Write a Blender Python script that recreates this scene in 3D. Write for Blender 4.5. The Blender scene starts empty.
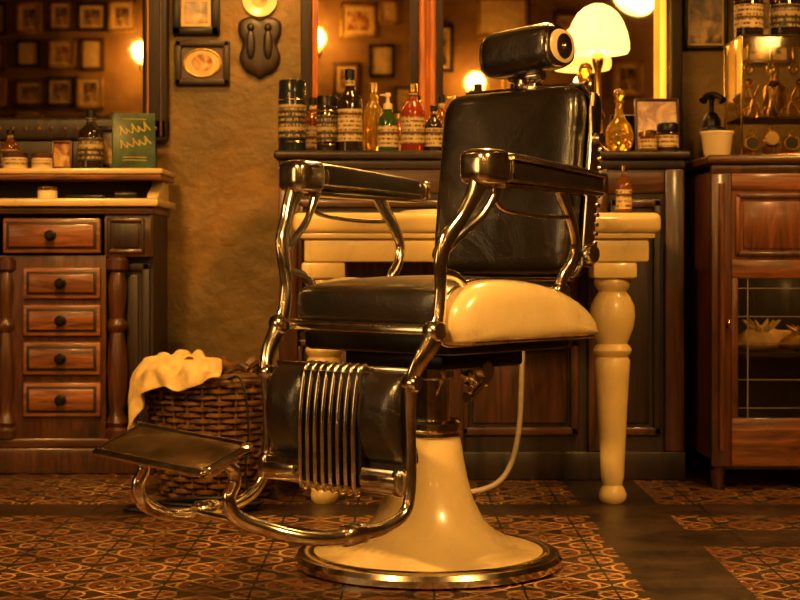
import bpy, bmesh, math, random
from mathutils import Vector, Matrix
from mathutils import noise as mn
random.seed(7)
rad=math.radians
S=bpy.context.scene
COL=S.collection
try:
    S.view_settings.view_transform='Standard'
except Exception: pass

# ------------------------------------------------------------------ nodes
class E:
    def __init__(s,nt,sock): s.nt=nt; s.s=sock
    def _o(s,op,*o):
        n=s.nt.nodes.new('ShaderNodeMath'); n.operation=op
        for i,v in enumerate((s,)+o):
            if isinstance(v,E): s.nt.links.new(v.s,n.inputs[i])
            else: n.inputs[i].default_value=v
        return E(s.nt,n.outputs[0])
    def __add__(s,o): return s._o('ADD',o)
    def __sub__(s,o): return s._o('SUBTRACT',o)
    def __mul__(s,o): return s._o('MULTIPLY',o)
    def __truediv__(s,o): return s._o('DIVIDE',o)
    def fr(s): return s._o('FRACT')
    def ab(s): return s._o('ABSOLUTE')
    def lt(s,o): return s._o('LESS_THAN',o)
    def gt(s,o): return s._o('GREATER_THAN',o)
    def mx(s,o): return s._o('MAXIMUM',o)
    def sq(s): return s._o('SQRT')
    def cos(s): return s._o('COSINE')
    def at2(s,o): return s._o('ARCTAN2',o)

def newmat(name):
    m=bpy.data.materials.new(name); m.use_nodes=True
    nt=m.node_tree; b=nt.nodes['Principled BSDF']
    return m,nt,b
def coords(nt,scale=(1,1,1)):
    tc=nt.nodes.new('ShaderNodeTexCoord'); mp=nt.nodes.new('ShaderNodeMapping')
    mp.inputs['Scale'].default_value=scale
    nt.links.new(tc.outputs['Object'],mp.inputs[0]); return mp.outputs[0]
def noise(nt,vec,scale,detail=4,rough=.55,dist=0):
    n=nt.nodes.new('ShaderNodeTexNoise'); n.inputs['Scale'].default_value=scale
    n.inputs['Detail'].default_value=detail; n.inputs['Roughness'].default_value=rough
    n.inputs['Distortion'].default_value=dist
    nt.links.new(vec,n.inputs['Vector']); return n.outputs['Fac']
def ramp(nt,fac,stops):
    r=nt.nodes.new('ShaderNodeValToRGB'); el=r.color_ramp.elements
    while len(el)<len(stops): el.new(.5)
    for e,(p,c) in zip(el,stops): e.position=p; e.color=(*c,1)
    nt.links.new(fac,r.inputs[0]); return r.outputs[0]
def bump(nt,b,h,st=.3,d=.01):
    n=nt.nodes.new('ShaderNodeBump'); n.inputs['Strength'].default_value=st; n.inputs['Distance'].default_value=d
    nt.links.new(h,n.inputs['Height']); nt.links.new(n.outputs[0],b.inputs['Normal'])
def simple(name,c,rough=.5,metal=0,coat=0,var=.25,nscale=14,bst=0,trans=0,ior=1.45,emit=None,es=0):
    m,nt,b=newmat(name)
    v=coords(nt); f=noise(nt,v,nscale)
    lo=tuple(max(0,x*(1-var)) for x in c); hi=tuple(min(1,x*(1+var)) for x in c)
    nt.links.new(ramp(nt,f,[(.3,lo),(.7,hi)]),b.inputs['Base Color'])
    b.inputs['Roughness'].default_value=rough; b.inputs['Metallic'].default_value=metal
    b.inputs['Coat Weight'].default_value=coat; b.inputs['Coat Roughness'].default_value=.08
    b.inputs['Transmission Weight'].default_value=trans; b.inputs['IOR'].default_value=ior
    if bst: bump(nt,b,noise(nt,v,nscale*8),bst,.002)
    if emit: b.inputs['Emission Color'].default_value=(*emit,1); b.inputs['Emission Strength'].default_value=es
    return m
def wood(name,c1,c2,axis='z',rough=.35,scale=6,coat=.4):
    m,nt,b=newmat(name)
    sc={'z':(5,5,.5),'x':(.5,5,5),'y':(5,.5,5)}[axis]
    v=coords(nt,sc); f=noise(nt,v,scale,7,.68,1.2)
    nt.links.new(ramp(nt,f,[(.3,c1),(.5,tuple((a+d)/2 for a,d in zip(c1,c2))),(.68,c2)]),b.inputs['Base Color'])
    b.inputs['Roughness'].default_value=rough; b.inputs['Coat Weight'].default_value=coat; b.inputs['Coat Roughness'].default_value=.15
    bump(nt,b,f,.4,.006); return m
def aged(name,c,dirt,rough,coat):
    m,nt,b=newmat(name); v=coords(nt)
    f=noise(nt,v,7,8,.68,.4)
    nt.links.new(ramp(nt,f,[(.30,dirt),(.42,tuple(x*.88 for x in c)),(.6,c)]),b.inputs['Base Color'])
    r=nt.nodes.new('ShaderNodeMapRange'); r.inputs['To Min'].default_value=rough+.2; r.inputs['To Max'].default_value=rough-.05
    nt.links.new(f,r.inputs[0]); nt.links.new(r.outputs[0],b.inputs['Roughness'])
    b.inputs['Coat Weight'].default_value=coat; b.inputs['Coat Roughness'].default_value=.08; return m

M={}
M['wood']=wood('dark_walnut',(.010,.004,.002),(.12,.038,.010))
M['woodx']=wood('dark_walnut_h',(.010,.004,.002),(.11,.036,.010),'x')
M['woodred']=wood('red_mahogany',(.018,.006,.003),(.23,.068,.016),'z')
M['woodredx']=wood('red_mahogany_h',(.022,.007,.003),(.34,.110,.024),'x')
M['wooddeep']=wood('ebonised_wood',(.005,.003,.002),(.030,.012,.004),rough=.45,coat=.05)
M['woodgold']=wood('amber_oak',(.20,.045,.008),(.60,.19,.03))
M['cream']=aged('cream_enamel',(.68,.50,.22),(.38,.24,.08),.2,.6)
M['creamt']=aged('cream_paint',(.76,.54,.20),(.42,.26,.08),.3,.4)
M['marble']=aged('cream_marble',(.66,.47,.20),(.34,.20,.07),.25,.3)
M['brass']=simple('old_brass',(.75,.48,.14),.2,1,0,.3,20)
M['black']=simple('black_metal',(.010,.008,.006),.35,.3,0,.3)
M['gold']=simple('gilt_frame',(.55,.32,.07),.35,.6,0,.4,40,.4)
M['paper']=simple('aged_paper',(.62,.43,.18),.7,0,0,.2,20)
M['towel']=simple('cotton_towel',(.78,.54,.21),.95,0,0,.2,30,.8)
M['bulb']=simple('lit_opal_glass',(1,.8,.45),.3,emit=(1,.50,.09),es=26)
M['shade']=simple('opal_lamp_shade',(1,.80,.45),.3,emit=(1,.56,.13),es=3.0)
M['tube']=simple('lit_tube_glass',(1,.5,.1),.3,emit=(1,.36,.03),es=1.8)
M['glass']=simple('clear_glass',(.95,.93,.85),.03,trans=1,var=.02)
M['amber']=simple('amber_glass',(.70,.24,.02),.05,trans=.85,var=.1)
M['yellowg']=simple('yellow_glass',(.95,.60,.08),.05,trans=.85,var=.1)
M['green']=simple('green_glass',(.05,.10,.03),.06,trans=.4,var=.1)
M['red']=simple('red_tonic',(.40,.055,.015),.08,trans=.4,var=.1)
M['darkg']=simple('dark_bottle_glass',(.02,.013,.01),.06,coat=.5)
M['tin']=simple('dark_blue_tin',(.03,.035,.04),.2,.5)
M['white']=simple('white_ceramic',(.80,.64,.36),.2,coat=.4,var=.05)
M['rubber']=simple('pale_hose',(.5,.4,.25),.5)
M['lead']=simple('lead_strip',(.35,.28,.18),.4,.6)
M['cable']=simple('black_cable',(.01,.008,.006),.5)
M['greenp']=simple('green_print',(.018,.050,.010),.4,var=.7,nscale=30)
M['footpl']=simple('worn_brown_plate',(.45,.29,.14),.2,.95,.2,.5,12,.3)
M['ceil']=simple('ceiling_plaster',(.22,.13,.05),.8)
M['pane']=simple('added_frosted_pane',(.9,.8,.6),.4,var=.05)

m,nt,b=newmat('worn_chrome'); v=coords(nt)
f=noise(nt,v,25,6,.65)
nt.links.new(ramp(nt,f,[(.3,(.55,.43,.27)),(.6,(.98,.90,.74))]),b.inputs['Base Color'])
b.inputs['Metallic'].default_value=1
r=nt.nodes.new('ShaderNodeMapRange'); r.inputs['To Min'].default_value=.05; r.inputs['To Max'].default_value=.28
nt.links.new(noise(nt,v,12,5),r.inputs[0]); nt.links.new(r.outputs[0],b.inputs['Roughness'])
M['chrome']=m
m,nt,b=newmat('black_leather'); v=coords(nt)
nt.links.new(ramp(nt,noise(nt,v,6,5),[(.35,(.005,.0035,.0025)),(.7,(.016,.009,.005))]),b.inputs['Base Color'])
lr=nt.nodes.new('ShaderNodeMapRange'); lr.inputs['To Min'].default_value=.2; lr.inputs['To Max'].default_value=.42
nt.links.new(noise(nt,v,9,6,.7),lr.inputs[0]); nt.links.new(lr.outputs[0],b.inputs['Roughness'])
b.inputs['Specular IOR Level'].default_value=.65; b.inputs['Coat Weight'].default_value=.6; b.inputs['Coat Roughness'].default_value=.12
vo=nt.nodes.new('ShaderNodeTexVoronoi'); vo.inputs['Scale'].default_value=260; nt.links.new(v,vo.inputs['Vector'])
h=(E(nt,vo.outputs['Distance'])*.06)+E(nt,noise(nt,v,6,3,.45,.9))
bump(nt,b,h.s,.6,.016); M['leather']=m
m,nt,b=newmat('olive_plaster'); v=coords(nt)
nt.links.new(ramp(nt,noise(nt,v,1.9,7,.62,.6),[(.3,(.070,.050,.009)),(.5,(.15,.088,.016)),(.72,(.30,.150,.025))]),b.inputs['Base Color'])
b.inputs['Roughness'].default_value=.55; bump(nt,b,noise(nt,v,7,6),.7,.03); M['plaster']=m
m,nt,b=newmat('ochre_plaster'); v=coords(nt)
nt.links.new(ramp(nt,noise(nt,v,1.6,7,.62,.6),[(.3,(.10,.05,.010)),(.5,(.20,.10,.02)),(.72,(.34,.18,.04))]),b.inputs['Base Color'])
b.inputs['Roughness'].default_value=.65; bump(nt,b,noise(nt,v,9,6),.6,.02); M['ochre']=m
m,nt,b=newmat('antique_mirror'); v=coords(nt)
nt.links.new(ramp(nt,noise(nt,v,3,6),[(.35,(.55,.46,.32)),(.65,(.92,.82,.62))]),b.inputs['Base Color'])
b.inputs['Metallic'].default_value=1; b.inputs['Roughness'].default_value=.02; M['mirror']=m
def printmat(name,c1,c2,c3,sc=14):
    m,nt,b=newmat(name); v=coords(nt)
    nt.links.new(ramp(nt,noise(nt,v,sc,3,.5,.8),[(.38,c1),(.52,c2),(.63,c3)]),b.inputs['Base Color'])
    b.inputs['Roughness'].default_value=.25; return m
M['print1']=printmat('sepia_print',(.04,.02,.008),(.22,.12,.04),(.55,.36,.14))
M['print2']=printmat('poster_print',(.20,.045,.010),(.45,.23,.06),(.60,.44,.18),20)
def labelmat(name,paper,ink,line=.014,cut=.48):
    m,nt,b=newmat(name)
    tc=nt.nodes.new('ShaderNodeTexCoord'); sp=nt.nodes.new('ShaderNodeSeparateXYZ'); nt.links.new(tc.outputs['Object'],sp.inputs[0])
    z=E(nt,sp.outputs[2])
    row=(z/line).fr().lt(.5)
    mp=nt.nodes.new('ShaderNodeMapping'); mp.inputs['Scale'].default_value=(1,1,.25); nt.links.new(tc.outputs['Object'],mp.inputs[0])
    txt=E(nt,noise(nt,mp.outputs[0],230,2)).gt(cut)
    big=(z/(line*4.3)).fr().lt(.14)
    fac=(row*txt).mx(big)
    mix=nt.nodes.new('ShaderNodeMix'); mix.data_type='RGBA'; nt.links.new(fac.s,mix.inputs[0])
    mix.inputs[6].default_value=(*paper,1); mix.inputs[7].default_value=(*ink,1)
    nt.links.new(mix.outputs[2],b.inputs['Base Color']); b.inputs['Roughness'].default_value=.45; return m
M['label']=labelmat('bottle_label',(.62,.45,.2),(.09,.04,.015))
M['labeld']=labelmat('dark_label',(.03,.022,.014),(.42,.30,.13),.017,.5)
m,nt,b=newmat('brown_wicker'); v=coords(nt)
nt.links.new(ramp(nt,noise(nt,v,45,4),[(.3,(.030,.013,.004)),(.7,(.25,.11,.026))]),b.inputs['Base Color'])
b.inputs['Roughness'].default_value=.4; M['wicker']=m
# floor
m,nt,b=newmat('patterned_cement_tiles')
tc=nt.nodes.new('ShaderNodeTexCoord'); sp=nt.nodes.new('ShaderNodeSeparateXYZ'); nt.links.new(tc.outputs['Object'],sp.inputs[0])
X=E(nt,sp.outputs[0]); Y=E(nt,sp.outputs[1])
s=.19
u=((X+10)/s).fr()-.5; w=((Y+10)/s).fr()-.5
au=u.ab(); aw=w.ab()
rr=(u*u+w*w).sq(); th=w.at2(u)
ring=((rr-.36).ab()).lt(.017)
dia=((au+aw-.5).ab()).lt(.022)
cu=au*-1+.5; cw=aw*-1+.5
rc=(cu*cu+cw*cw).sq()
cring=((rc-.2).ab()).lt(.018); cdot=rc.lt(.06)
star=rr.lt((th*8).cos()*.07+.17)
hole=rr.lt((th*8).cos()*.06+.13)
ss=((u.ab()-w.ab()).ab()).lt(.016)*(rr.gt(.24))
line=ring.mx(dia).mx(cring).mx(cdot).mx(star-hole).mx(ss)
fill=(rc.lt(.2)).mx(rr.lt((th*8).cos()*.07+.17)).mx((rr-.30).ab().lt(.045))
grout=(au.mx(aw)).gt(.487)
b1=((X-.62).ab()).lt(.11)
b2=((Y-4.42).ab()).lt(.10)
b3=((Y-3.97).ab()).lt(.12)*(X.gt(.5))
b4=((X+1.6).ab()).lt(.12)
plain=b1.mx(b2).mx(b3).mx(b4)
ins=plain*-1+1
wear=E(nt,noise(nt,tc.outputs['Object'],5,7,.65))
wear2=E(nt,noise(nt,tc.outputs['Object'],1.7,4,.6))
pat2=line*ins*((wear-.30)*3.4)*((wear2-.22)*2.8)
base=ramp(nt,wear.s,[(.3,(.006,.0035,.002)),(.7,(.040,.018,.007))])
def mixc(fac,a,col):
    n=nt.nodes.new('ShaderNodeMix'); n.data_type='RGBA'; n.clamp_factor=True
    nt.links.new(fac.s,n.inputs[0]); nt.links.new(a,n.inputs[6]); n.inputs[7].default_value=(*col,1); return n.outputs[2]
c0=mixc(fill*ins*.75,base,(.125,.034,.008))
c1=mixc(pat2,c0,(.56,.31,.10))
pg=((X/.42).fr()-.5).ab().gt(.49).mx(((Y/.42).fr()-.5).ab().gt(.49))*plain
g2=(grout*ins).mx(pg)
nt.links.new(mixc(g2,c1,(.004,.003,.002)),b.inputs['Base Color'])
rg=wear*.6+.10; nt.links.new(rg.s,b.inputs['Roughness'])
hh=(g2*-.8)+(wear*1.2)+(line*ins*.12); bump(nt,b,hh.s,.65,.008)
M['floor']=m

# ------------------------------------------------------------------ mesh builder
def catmull(pts,n=8,closed=False):
    P=[Vector(p) for p in pts]; out=[]
    N=len(P); segs=N if closed else N-1
    for i in range(segs):
        if closed: p0,p1,p2,p3=P[i-1],P[i],P[(i+1)%N],P[(i+2)%N]
        else: p0=P[max(i-1,0)];p1=P[i];p2=P[i+1];p3=P[min(i+2,N-1)]
        for k in range(n):
            t=k/n
            out.append(.5*((2*p1)+(p2-p0)*t+(2*p0-5*p1+4*p2-p3)*t*t+(3*p1-p0-3*p2+p3)*t**3))
    if not closed: out.append(P[-1])
    return out
class MB:
    def __init__(s): s.bm=bmesh.new(); s.mats=[]
    def mi(s,m):
        m=M[m] if isinstance(m,str) else m
        if m not in s.mats: s.mats.append(m)
        return s.mats.index(m)
    def merge(s,b2,m,mtx=None):
        i=s.mi(m); mp={}
        for v in b2.verts: mp[v]=s.bm.verts.new(mtx@v.co if mtx else v.co)
        for f in b2.faces:
            try: g=s.bm.faces.new([mp[v] for v in f.verts]); g.material_index=i
            except ValueError: pass
        b2.free()
    def box(s,x0,x1,y0,y1,z0,z1,m,bev=0,mtx=None,seg=2):
        b2=bmesh.new(); bmesh.ops.create_cube(b2,size=1)
        for v in b2.verts:
            v.co=Vector((x0+(v.co.x+.5)*(x1-x0),y0+(v.co.y+.5)*(y1-y0),z0+(v.co.z+.5)*(z1-z0)))
        if bev: bmesh.ops.bevel(b2,geom=list(b2.edges),offset=min(bev,.49*min(x1-x0,y1-y0,z1-z0)),segments=seg,affect='EDGES',profile=.5)
        s.merge(b2,m,mtx); return s
    def lathe(s,prof,c,m,seg=32,mtx=None,arc=None):
        b2=bmesh.new(); rings=[]; c=Vector(c)
        R=mtx if mtx else Matrix.Identity(3)
        for r,z in prof:
            if r<1e-5: rings.append([b2.verts.new(c+R@Vector((0,0,z)))])
            else: rings.append([b2.verts.new(c+R@Vector((r*math.cos(2*math.pi*k/seg),r*math.sin(2*math.pi*k/seg),z))) for k in range(seg)])
        for a,b_ in zip(rings,rings[1:]):
            for k in range(seg):
                k2=(k+1)%seg
                if len(a)==1 and len(b_)==1: continue
                if len(a)==1: b2.faces.new([a[0],b_[k2],b_[k]][::-1])
                elif len(b_)==1: b2.faces.new([a[k],a[k2],b_[0]])
                else: b2.faces.new([a[k],a[k2],b_[k2],b_[k]])
        if len(rings[0])>1: b2.faces.new(rings[0][::-1])
        if len(rings[-1])>1: b2.faces.new(rings[-1])
        s.merge(b2,m); return s
    def tube(s,pts,r,m,seg=10,n=8,closed=False,ref=None,r2=None,smooth=True):
        P=catmull(pts,n,closed) if smooth else [Vector(p) for p in pts]
        N=len(P)
        def interp(q,i):
            if not isinstance(q,(list,tuple)): return q
            t=i/(N-1)*(len(q)-1); a=int(min(t,len(q)-2)); return q[a]+(q[a+1]-q[a])*(t-a)
        b2=bmesh.new(); rings=[]; prev=None
        for i,p in enumerate(P):
            if closed: t=P[(i+1)%N]-P[i-1]
            else: t=P[min(i+1,N-1)]-P[max(i-1,0)]
            t.normalize()
            if ref: e1=Vector(ref)
            else: e1=prev if prev else (Vector((0,0,1)) if abs(t.z)<.9 else Vector((1,0,0)))
            e1=(e1-t*e1.dot(t)).normalized(); prev=e1; e2=t.cross(e1)
            a=interp(r,i); b_=interp(r2,i) if r2 else a
            rings.append([b2.verts.new(p+e1*a*math.cos(2*math.pi*k/seg)+e2*b_*math.sin(2*math.pi*k/seg)) for k in range(seg)])
        pr=list(zip(rings,rings[1:]))
        if closed: pr.append((rings[-1],rings[0]))
        for a,b_ in pr:
            for k in range(seg): b2.faces.new([a[k],a[(k+1)%seg],b_[(k+1)%seg],b_[k]])
        if not closed: b2.faces.new(rings[0][::-1]); b2.faces.new(rings[-1])
        bmesh.ops.recalc_face_normals(b2,faces=b2.faces)
        s.merge(b2,m); return s
    def sq(s,c,h,m,e1=.35,e2=.35,axis='z',nu=48,nv=24,mtx=None,fn=None):
        def sp(x,e): return math.copysign(abs(x)**e,x)
        b2=bmesh.new(); rings=[]
        for j in range(nv+1):
            v=-math.pi/2+math.pi*j/nv; ring=[]
            for i in range(nu):
                uu=2*math.pi*i/nu
                a=sp(math.cos(v),e2)*sp(math.cos(uu),e1); b_=sp(math.cos(v),e2)*sp(math.sin(uu),e1); d=sp(math.sin(v),e2)
                p={'z':(a,b_,d),'y':(a,d,b_),'x':(d,a,b_)}[axis]
                q=Vector((p[0]*h[0],p[1]*h[1],p[2]*h[2]))
                if fn: q=fn(q)
                if mtx: q=mtx@q
                ring.append(b2.verts.new(q+Vector(c)))
                if j in(0,nv): break
            rings.append(ring)
        for a,b_ in zip(rings,rings[1:]):
            for k in range(nu):
                k2=(k+1)%nu
                if len(a)==1: b2.faces.new([a[0],b_[k2],b_[k]])
                elif len(b_)==1: b2.faces.new([a[k],a[k2],b_[0]])
                else: b2.faces.new([a[k],a[k2],b_[k2],b_[k]])
        bmesh.ops.recalc_face_normals(b2,faces=b2.faces)
        s.merge(b2,m); return s
    def dome(s,outline,m,to3,depth,back=0,rings=8):
        P=[(p.x,p.y) for p in catmull([(a,b_,0) for a,b_ in outline],6,True)]
        cx=sum(p[0] for p in P)/len(P); cy=sum(p[1] for p in P)/len(P)
        b2=bmesh.new(); R=[]
        R.append([b2.verts.new(to3(a,b_,back)) for a,b_ in P])
        for j in range(rings):
            k=1-(j/rings)**1.0
            sc=math.sin(k*math.pi/2)**.55; d=depth*(math.cos(k*math.pi/2))**.45
            R.append([b2.verts.new(to3(cx+(a-cx)*sc,cy+(b_-cy)*sc,d)) for a,b_ in P])
        top=b2.verts.new(to3(cx,cy,depth)); n=len(P)
        for a,b_ in zip(R,R[1:]):
            for k in range(n): b2.faces.new([a[k],a[(k+1)%n],b_[(k+1)%n],b_[k]])
        for k in range(n): b2.faces.new([R[-1][k],R[-1][(k+1)%n],top])
        b2.faces.new(R[0][::-1])
        bmesh.ops.recalc_face_normals(b2,faces=b2.faces)
        s.merge(b2,m); return s
    def done(s,name,parent=None,loc=None,rot=None,ang=38):
        me=bpy.data.meshes.new(name); s.bm.to_mesh(me); s.bm.free()
        for m in s.mats: me.materials.append(m)
        for p in me.polygons: p.use_smooth=True
        me.set_sharp_from_angle(angle=rad(ang))
        o=bpy.data.objects.new(name,me); COL.objects.link(o)
        if parent: o.parent=parent
        if loc: o.location=loc
        if rot: o.rotation_euler=rot
        return o
def empty(name,loc=(0,0,0),rz=0):
    o=bpy.data.objects.new(name,None); COL.objects.link(o); o.location=loc; o.rotation_euler=(0,0,rz); o.empty_display_size=.1; return o

# ------------------------------------------------------------------ room
RX0,RX1,RY0,RY1,H=-3.7,3.4,-2.2,5.6,3.1
MB().box(RX0,RX1,RY0,RY1,-.1,0,'floor').done('floor')
MB().box(RX0,RX1,RY0,RY1,H,H+.1,'ceil').done('ceiling')
MB().box(RX0,RX1,RY1,RY1+.1,0,H,'plaster').done('wall_back')
MB().box(RX0,RX1,RY0-.1,RY0,0,H,'ochre').done('wall_front')
MB().box(RX0-.1,RX0,RY0,RY1,0,H,'plaster').done('wall_left')
MB().box(RX1,RX1+.1,RY0,RY1,0,H,'plaster').done('wall_right')
MB().box(-.72,-.41,RY1-.02,RY1,0,.16,'wood',.004).box(-.72,-.41,RY1-.028,RY1,.145,.165,'wood',.004).done('baseboard_back')
MB().box(.93,3.3,RY1-.02,RY1,0,.2,'creamt',.004).box(.93,3.3,RY1-.03,RY1,.18,.205,'creamt',.004).done('baseboard_back.001')

# ------------------------------------------------------------------ barber chair
TH=rad(43)
chair=empty('barber_chair',(.064,3.63,0),-TH)
MB().lathe([(.0,.0),(.292,0),(.302,.006),(.303,.020),(.296,.030),(.280,.034),(.268,.030),(.262,.034),(0,.034)],(0,0,0),'chrome',72).done('base_ring',chair)
MB().lathe([(.262,.033),(.25,.038),(.225,.044),(.19,.055),(.155,.074),(.125,.104),(.104,.145),(.090,.195),(.080,.245),(.074,.285),(.072,.292),(0,.292)],(0,0,0),'cream',64).done('pedestal_cone',chair)
MB().lathe([(0,.290),(.070,.290),(.076,.294),(.076,.302),(.070,.306),(.076,.310),(.076,.324),(.070,.330),(.052,.332),(0,.332)],(0,0,0),'chrome',48).done('pedestal_collar',chair)
MB().lathe([(0,.325),(.049,.325),(.049,.42),(.06,.425),(.06,.49),(0,.49)],(0,0,0),'chrome',40).done('hydraulic_piston',chair)
MB().box(-.222,.222,-.18,.24,.488,.540,'black',.012).box(-.15,.15,-.12,.16,.45,.49,'black',.01).done('seat_underframe',chair)
mb=MB()
Rx=Matrix.Rotation(rad(90),3,'Y')
mb.lathe([(0,-.02),(.036,-.02),(.039,-.015),(.039,.015),(.036,.02),(0,.02)],(.12,.03,.448),'chrome',28,Rx)
mb.lathe([(0,-.03),(.018,-.03),(.018,.03),(0,.03)],(.12,.03,.448),'chrome',20,Rx)
for k in range(10):
    a=k*math.pi/5
    mb.box(-.012,.012,-.006,.006,.034,.047,'chrome',.002,Matrix.Translation((.12,.03,.448))@Matrix.Rotation(a,4,'X'))
mb.tube([(.12,.03,.43),(.135,.02,.41),(.14,-.01,.392),(.14,-.03,.388)],[.014,.011,.009,.012],'chrome')
mb.box(-.09,.09,-.10,.10,.462,.488,'chrome',.006)
mb.done('recline_mechanism',chair)
def seatfn(q):
    q=q.copy()
    q.z+= .016*(1-(q.x/.25)**2)*(1-(q.y/.24)**2) if q.z>0 else 0
    return q
MB().sq((0,.02,.588),(.240,.235,.052),'leather',.22,.42,'z',72,30,fn=seatfn).done('seat_cushion',chair)
def rrect(hx,hy,r,n=5):
    o=[]
    for cx,cy,a0 in((hx-r,hy-r,0),(-hx+r,hy-r,90),(-hx+r,-hy+r,180),(hx-r,-hy+r,270)):
        for k in range(n+1):
            a=rad(a0+90*k/n); o.append((cx+r*math.cos(a),cy+r*math.sin(a)))
    return o
mb=MB(); mb.tube([(x,y+.02,.550) for x,y in rrect(.241,.237,.05)],.006,'chrome',8,3,True)
mb.tube([(x,y+.02,.622) for x,y in rrect(.226,.221,.05)],.0045,'leather',8,3,True)
mb.box(-.222,.222,-.225,-.205,.533,.548,'chrome',.003)
mb.done('seat_piping',chair)
ol=[(.242,.565),(.228,.60),(.19,.632),(.12,.648),(.02,.646),(-.09,.628),(-.18,.596),(-.238,.560),(-.254,.535),(-.245,.520),(-.1,.517),(.1,.514),(.215,.514),(.238,.532)]
mb=MB(); mb.dome(ol,'cream',lambda a,b_,d:Vector((.243+d,-a,b_)),.078,0,12)
mb.tube([(.325-.0-.012*abs(a)/.25-.012,-a*.985,.520) for a in(.20,.1,0,-.1,-.22)],.0045,'chrome',8,5)
mb.tube([(.248,-a,b_) for a,b_ in ol],.005,'chrome',8,5,True)
mb.done('side_apron_left',chair,ang=60)
mb=MB(); mb.dome([(a*.75-.05,b_) for a,b_ in ol],'cream',lambda a,b_,d:Vector((-(.243+d),-a,b_)),.03,0,12)
mb.done('side_apron_right',chair,ang=60)
TB=[(.855,0),(.82,.004),(.78,.014),(.74,.030),(.69,.044),(.63,.048),(.57,.046),(.52,.040),(.45,.028),(.3,.02),(.22,.014),(.17,0),(0,0)]
def offs(z):
    for (za,a),(zb,b_) in zip(TB,TB[1:]):
        if zb<=z<=za: return b_+(a-b_)*(z-zb)/(za-zb)
    return 0
for sgn,nm in((1,'left'),(-1,'right')):
    x=sgn*.278
    ll=1 if sgn<0 else 0
    mb=MB()
    def fn(q): 
        q=q.copy(); t=(q.y+.18)/.36; q.z=q.z*(1-.22*t)-.024*t; return q
    mb.sq((x,.075,.886),(.038,.180+.015*ll,.034),'leather',.35,.3,'y',32,24,fn=fn)
    mb.done('armrest_pad_'+nm,chair)
    mb=MB()
    mb.sq((x,-.130,.884),(.043,.050,.039),'chrome',.5,.55,'y',36,24)
    mb.tube([(x,-.085,.883),(x,-.080,.883)],.041,'chrome',28,2,ref=(1,0,0),r2=.038)
    mb.box(x-.030,x+.030,-.10,.25,.838,.850,'chrome',.004,Matrix.Translation((x,0,.85))@Matrix.Rotation(rad(-1),4,'X')@Matrix.Translation((-x,0,-.85)))
    mb.tube([(x+sgn*.036,-.09,.904),(x+sgn*.039,.05,.893),(x+sgn*.036,.24,.876)],.005,'chrome',8,6,r2=.010)
    mb.tube([(x-sgn*.038,-.10,.862),(x-sgn*.040,.08,.856),(x-sgn*.037,.24,.848)],.005,'chrome',8,6,r2=.007)
    mb.tube([(x+sgn*.038,-.10,.856),(x+sgn*.040,.08,.850),(x+sgn*.037,.24,.844)],.004,'chrome',8,6,r2=.006)
    mb.sq((x,.252+.02*ll,.862),(.036,.012,.026),'chrome',.4,.5,'y',24,12)
    mb.done('armrest_trim_'+nm,chair)
    mb=MB()
    def L(l): return sgn*l
    def W(l,y,z):
        if ll: k=offs(z); y+=k; l-=k*.12
        return (sgn*l,y,z)
    pts=[W(.278,-.150,.855),W(.278,-.172,.820),W(.274,-.200,.780),W(.268,-.235,.738),W(.262,-.252,.69),W(.260,-.250,.63),W(.260,-.256,.57),W(.258,-.275,.525),W(.248,-.300,.485),W(.236,-.312,.445),W(.230,-.310,.38),W(.228,-.306,.30),W(.228,-.308,.22),W(.228,-.328,.175),W(.226,-.39,.154),W(.222,-.46,.152)]
    mb.tube(pts,[.013,.013,.012,.012,.012,.011,.012,.013,.013,.012,.011,.011,.011,.012,.013,.016],'chrome',14,8,ref=(1,0,0),r2=[.028,.022,.018,.020,.017,.014,.018,.024,.020,.015,.012,.011,.012,.013,.014,.017])
    mb.tube([W(.278,-.085,.848),W(.276,-.105,.815),W(.272,-.138,.779),W(.266,-.185,.748),W(.262,-.228,.715)],[.008,.007,.007,.008],'chrome',10,6,ref=(1,0,0),r2=[.014,.010,.009,.011])
    mb.tube([W(.260,-.246,.665),W(.258,-.20,.655),W(.256,-.17,.63),W(.254,-.165,.60)],[.008,.007,.009],'chrome',10,6,ref=(1,0,0),r2=.011)
    for p,rr_ in((W(.258,-.268,.545),.022),(W(.236,-.312,.44),.017)):
        mb.lathe([(0,-.018),(rr_*.8,-.018),(rr_,-.012),(rr_,.012),(rr_*.8,.018),(0,.018)],p,'chrome',24,Rx)
    mb.done('front_arm_bar_'+nm,chair)
    mb=MB()
    mb.tube([(L(.278),.125,.848),(L(.276),.150,.81),(L(.272),.180,.765),(L(.268),.195,.725),(L(.264),.185,.685),(L(.260),.158,.65),(L(.258),.150,.61)],[.011,.011,.010,.011,.012],'chrome',12,8,ref=(1,0,0),r2=[.020,.016,.013,.015,.020])
    mb.tube([(x,-.10,.85),(x,-.098,.82),(x,-.07,.797),(x,.02,.787),(x,.10,.784),(x,.165,.786)],.0055,'chrome',10,6)
    mb.sq((L(.258),.150,.620),(.018,.026,.018),'chrome',.6,.7,'z',20,12)
    mb.done('rear_arm_post_'+nm,chair)
bk=bpy.data.objects.new('backrest',None); COL.objects.link(bk); bk.parent=chair; bk.location=(.008,.278,.655); bk.rotation_euler=(rad(-6.5),0,0)
def bfn(q):
    q=q.copy(); q.y-= .03*(q.x/.22)**2; return q
MB().sq((0,0,.222),(.207,.046,.222),'leather',.22,.55,'y',80,28,fn=bfn).done('back_cushion',bk)
MB().sq((0,.032,.222),(.210,.022,.226),'black',.2,.3,'y',80,16).done('back_shell',bk)
mb=MB(); 
mb.tube([(x,.022-.02*(x/.22)**2,z+.222) for x,z in rrect(.212,.228,.055)],.008,'chrome',10,3,True)
mb.done('back_rim',bk)
mb=MB()
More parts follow.
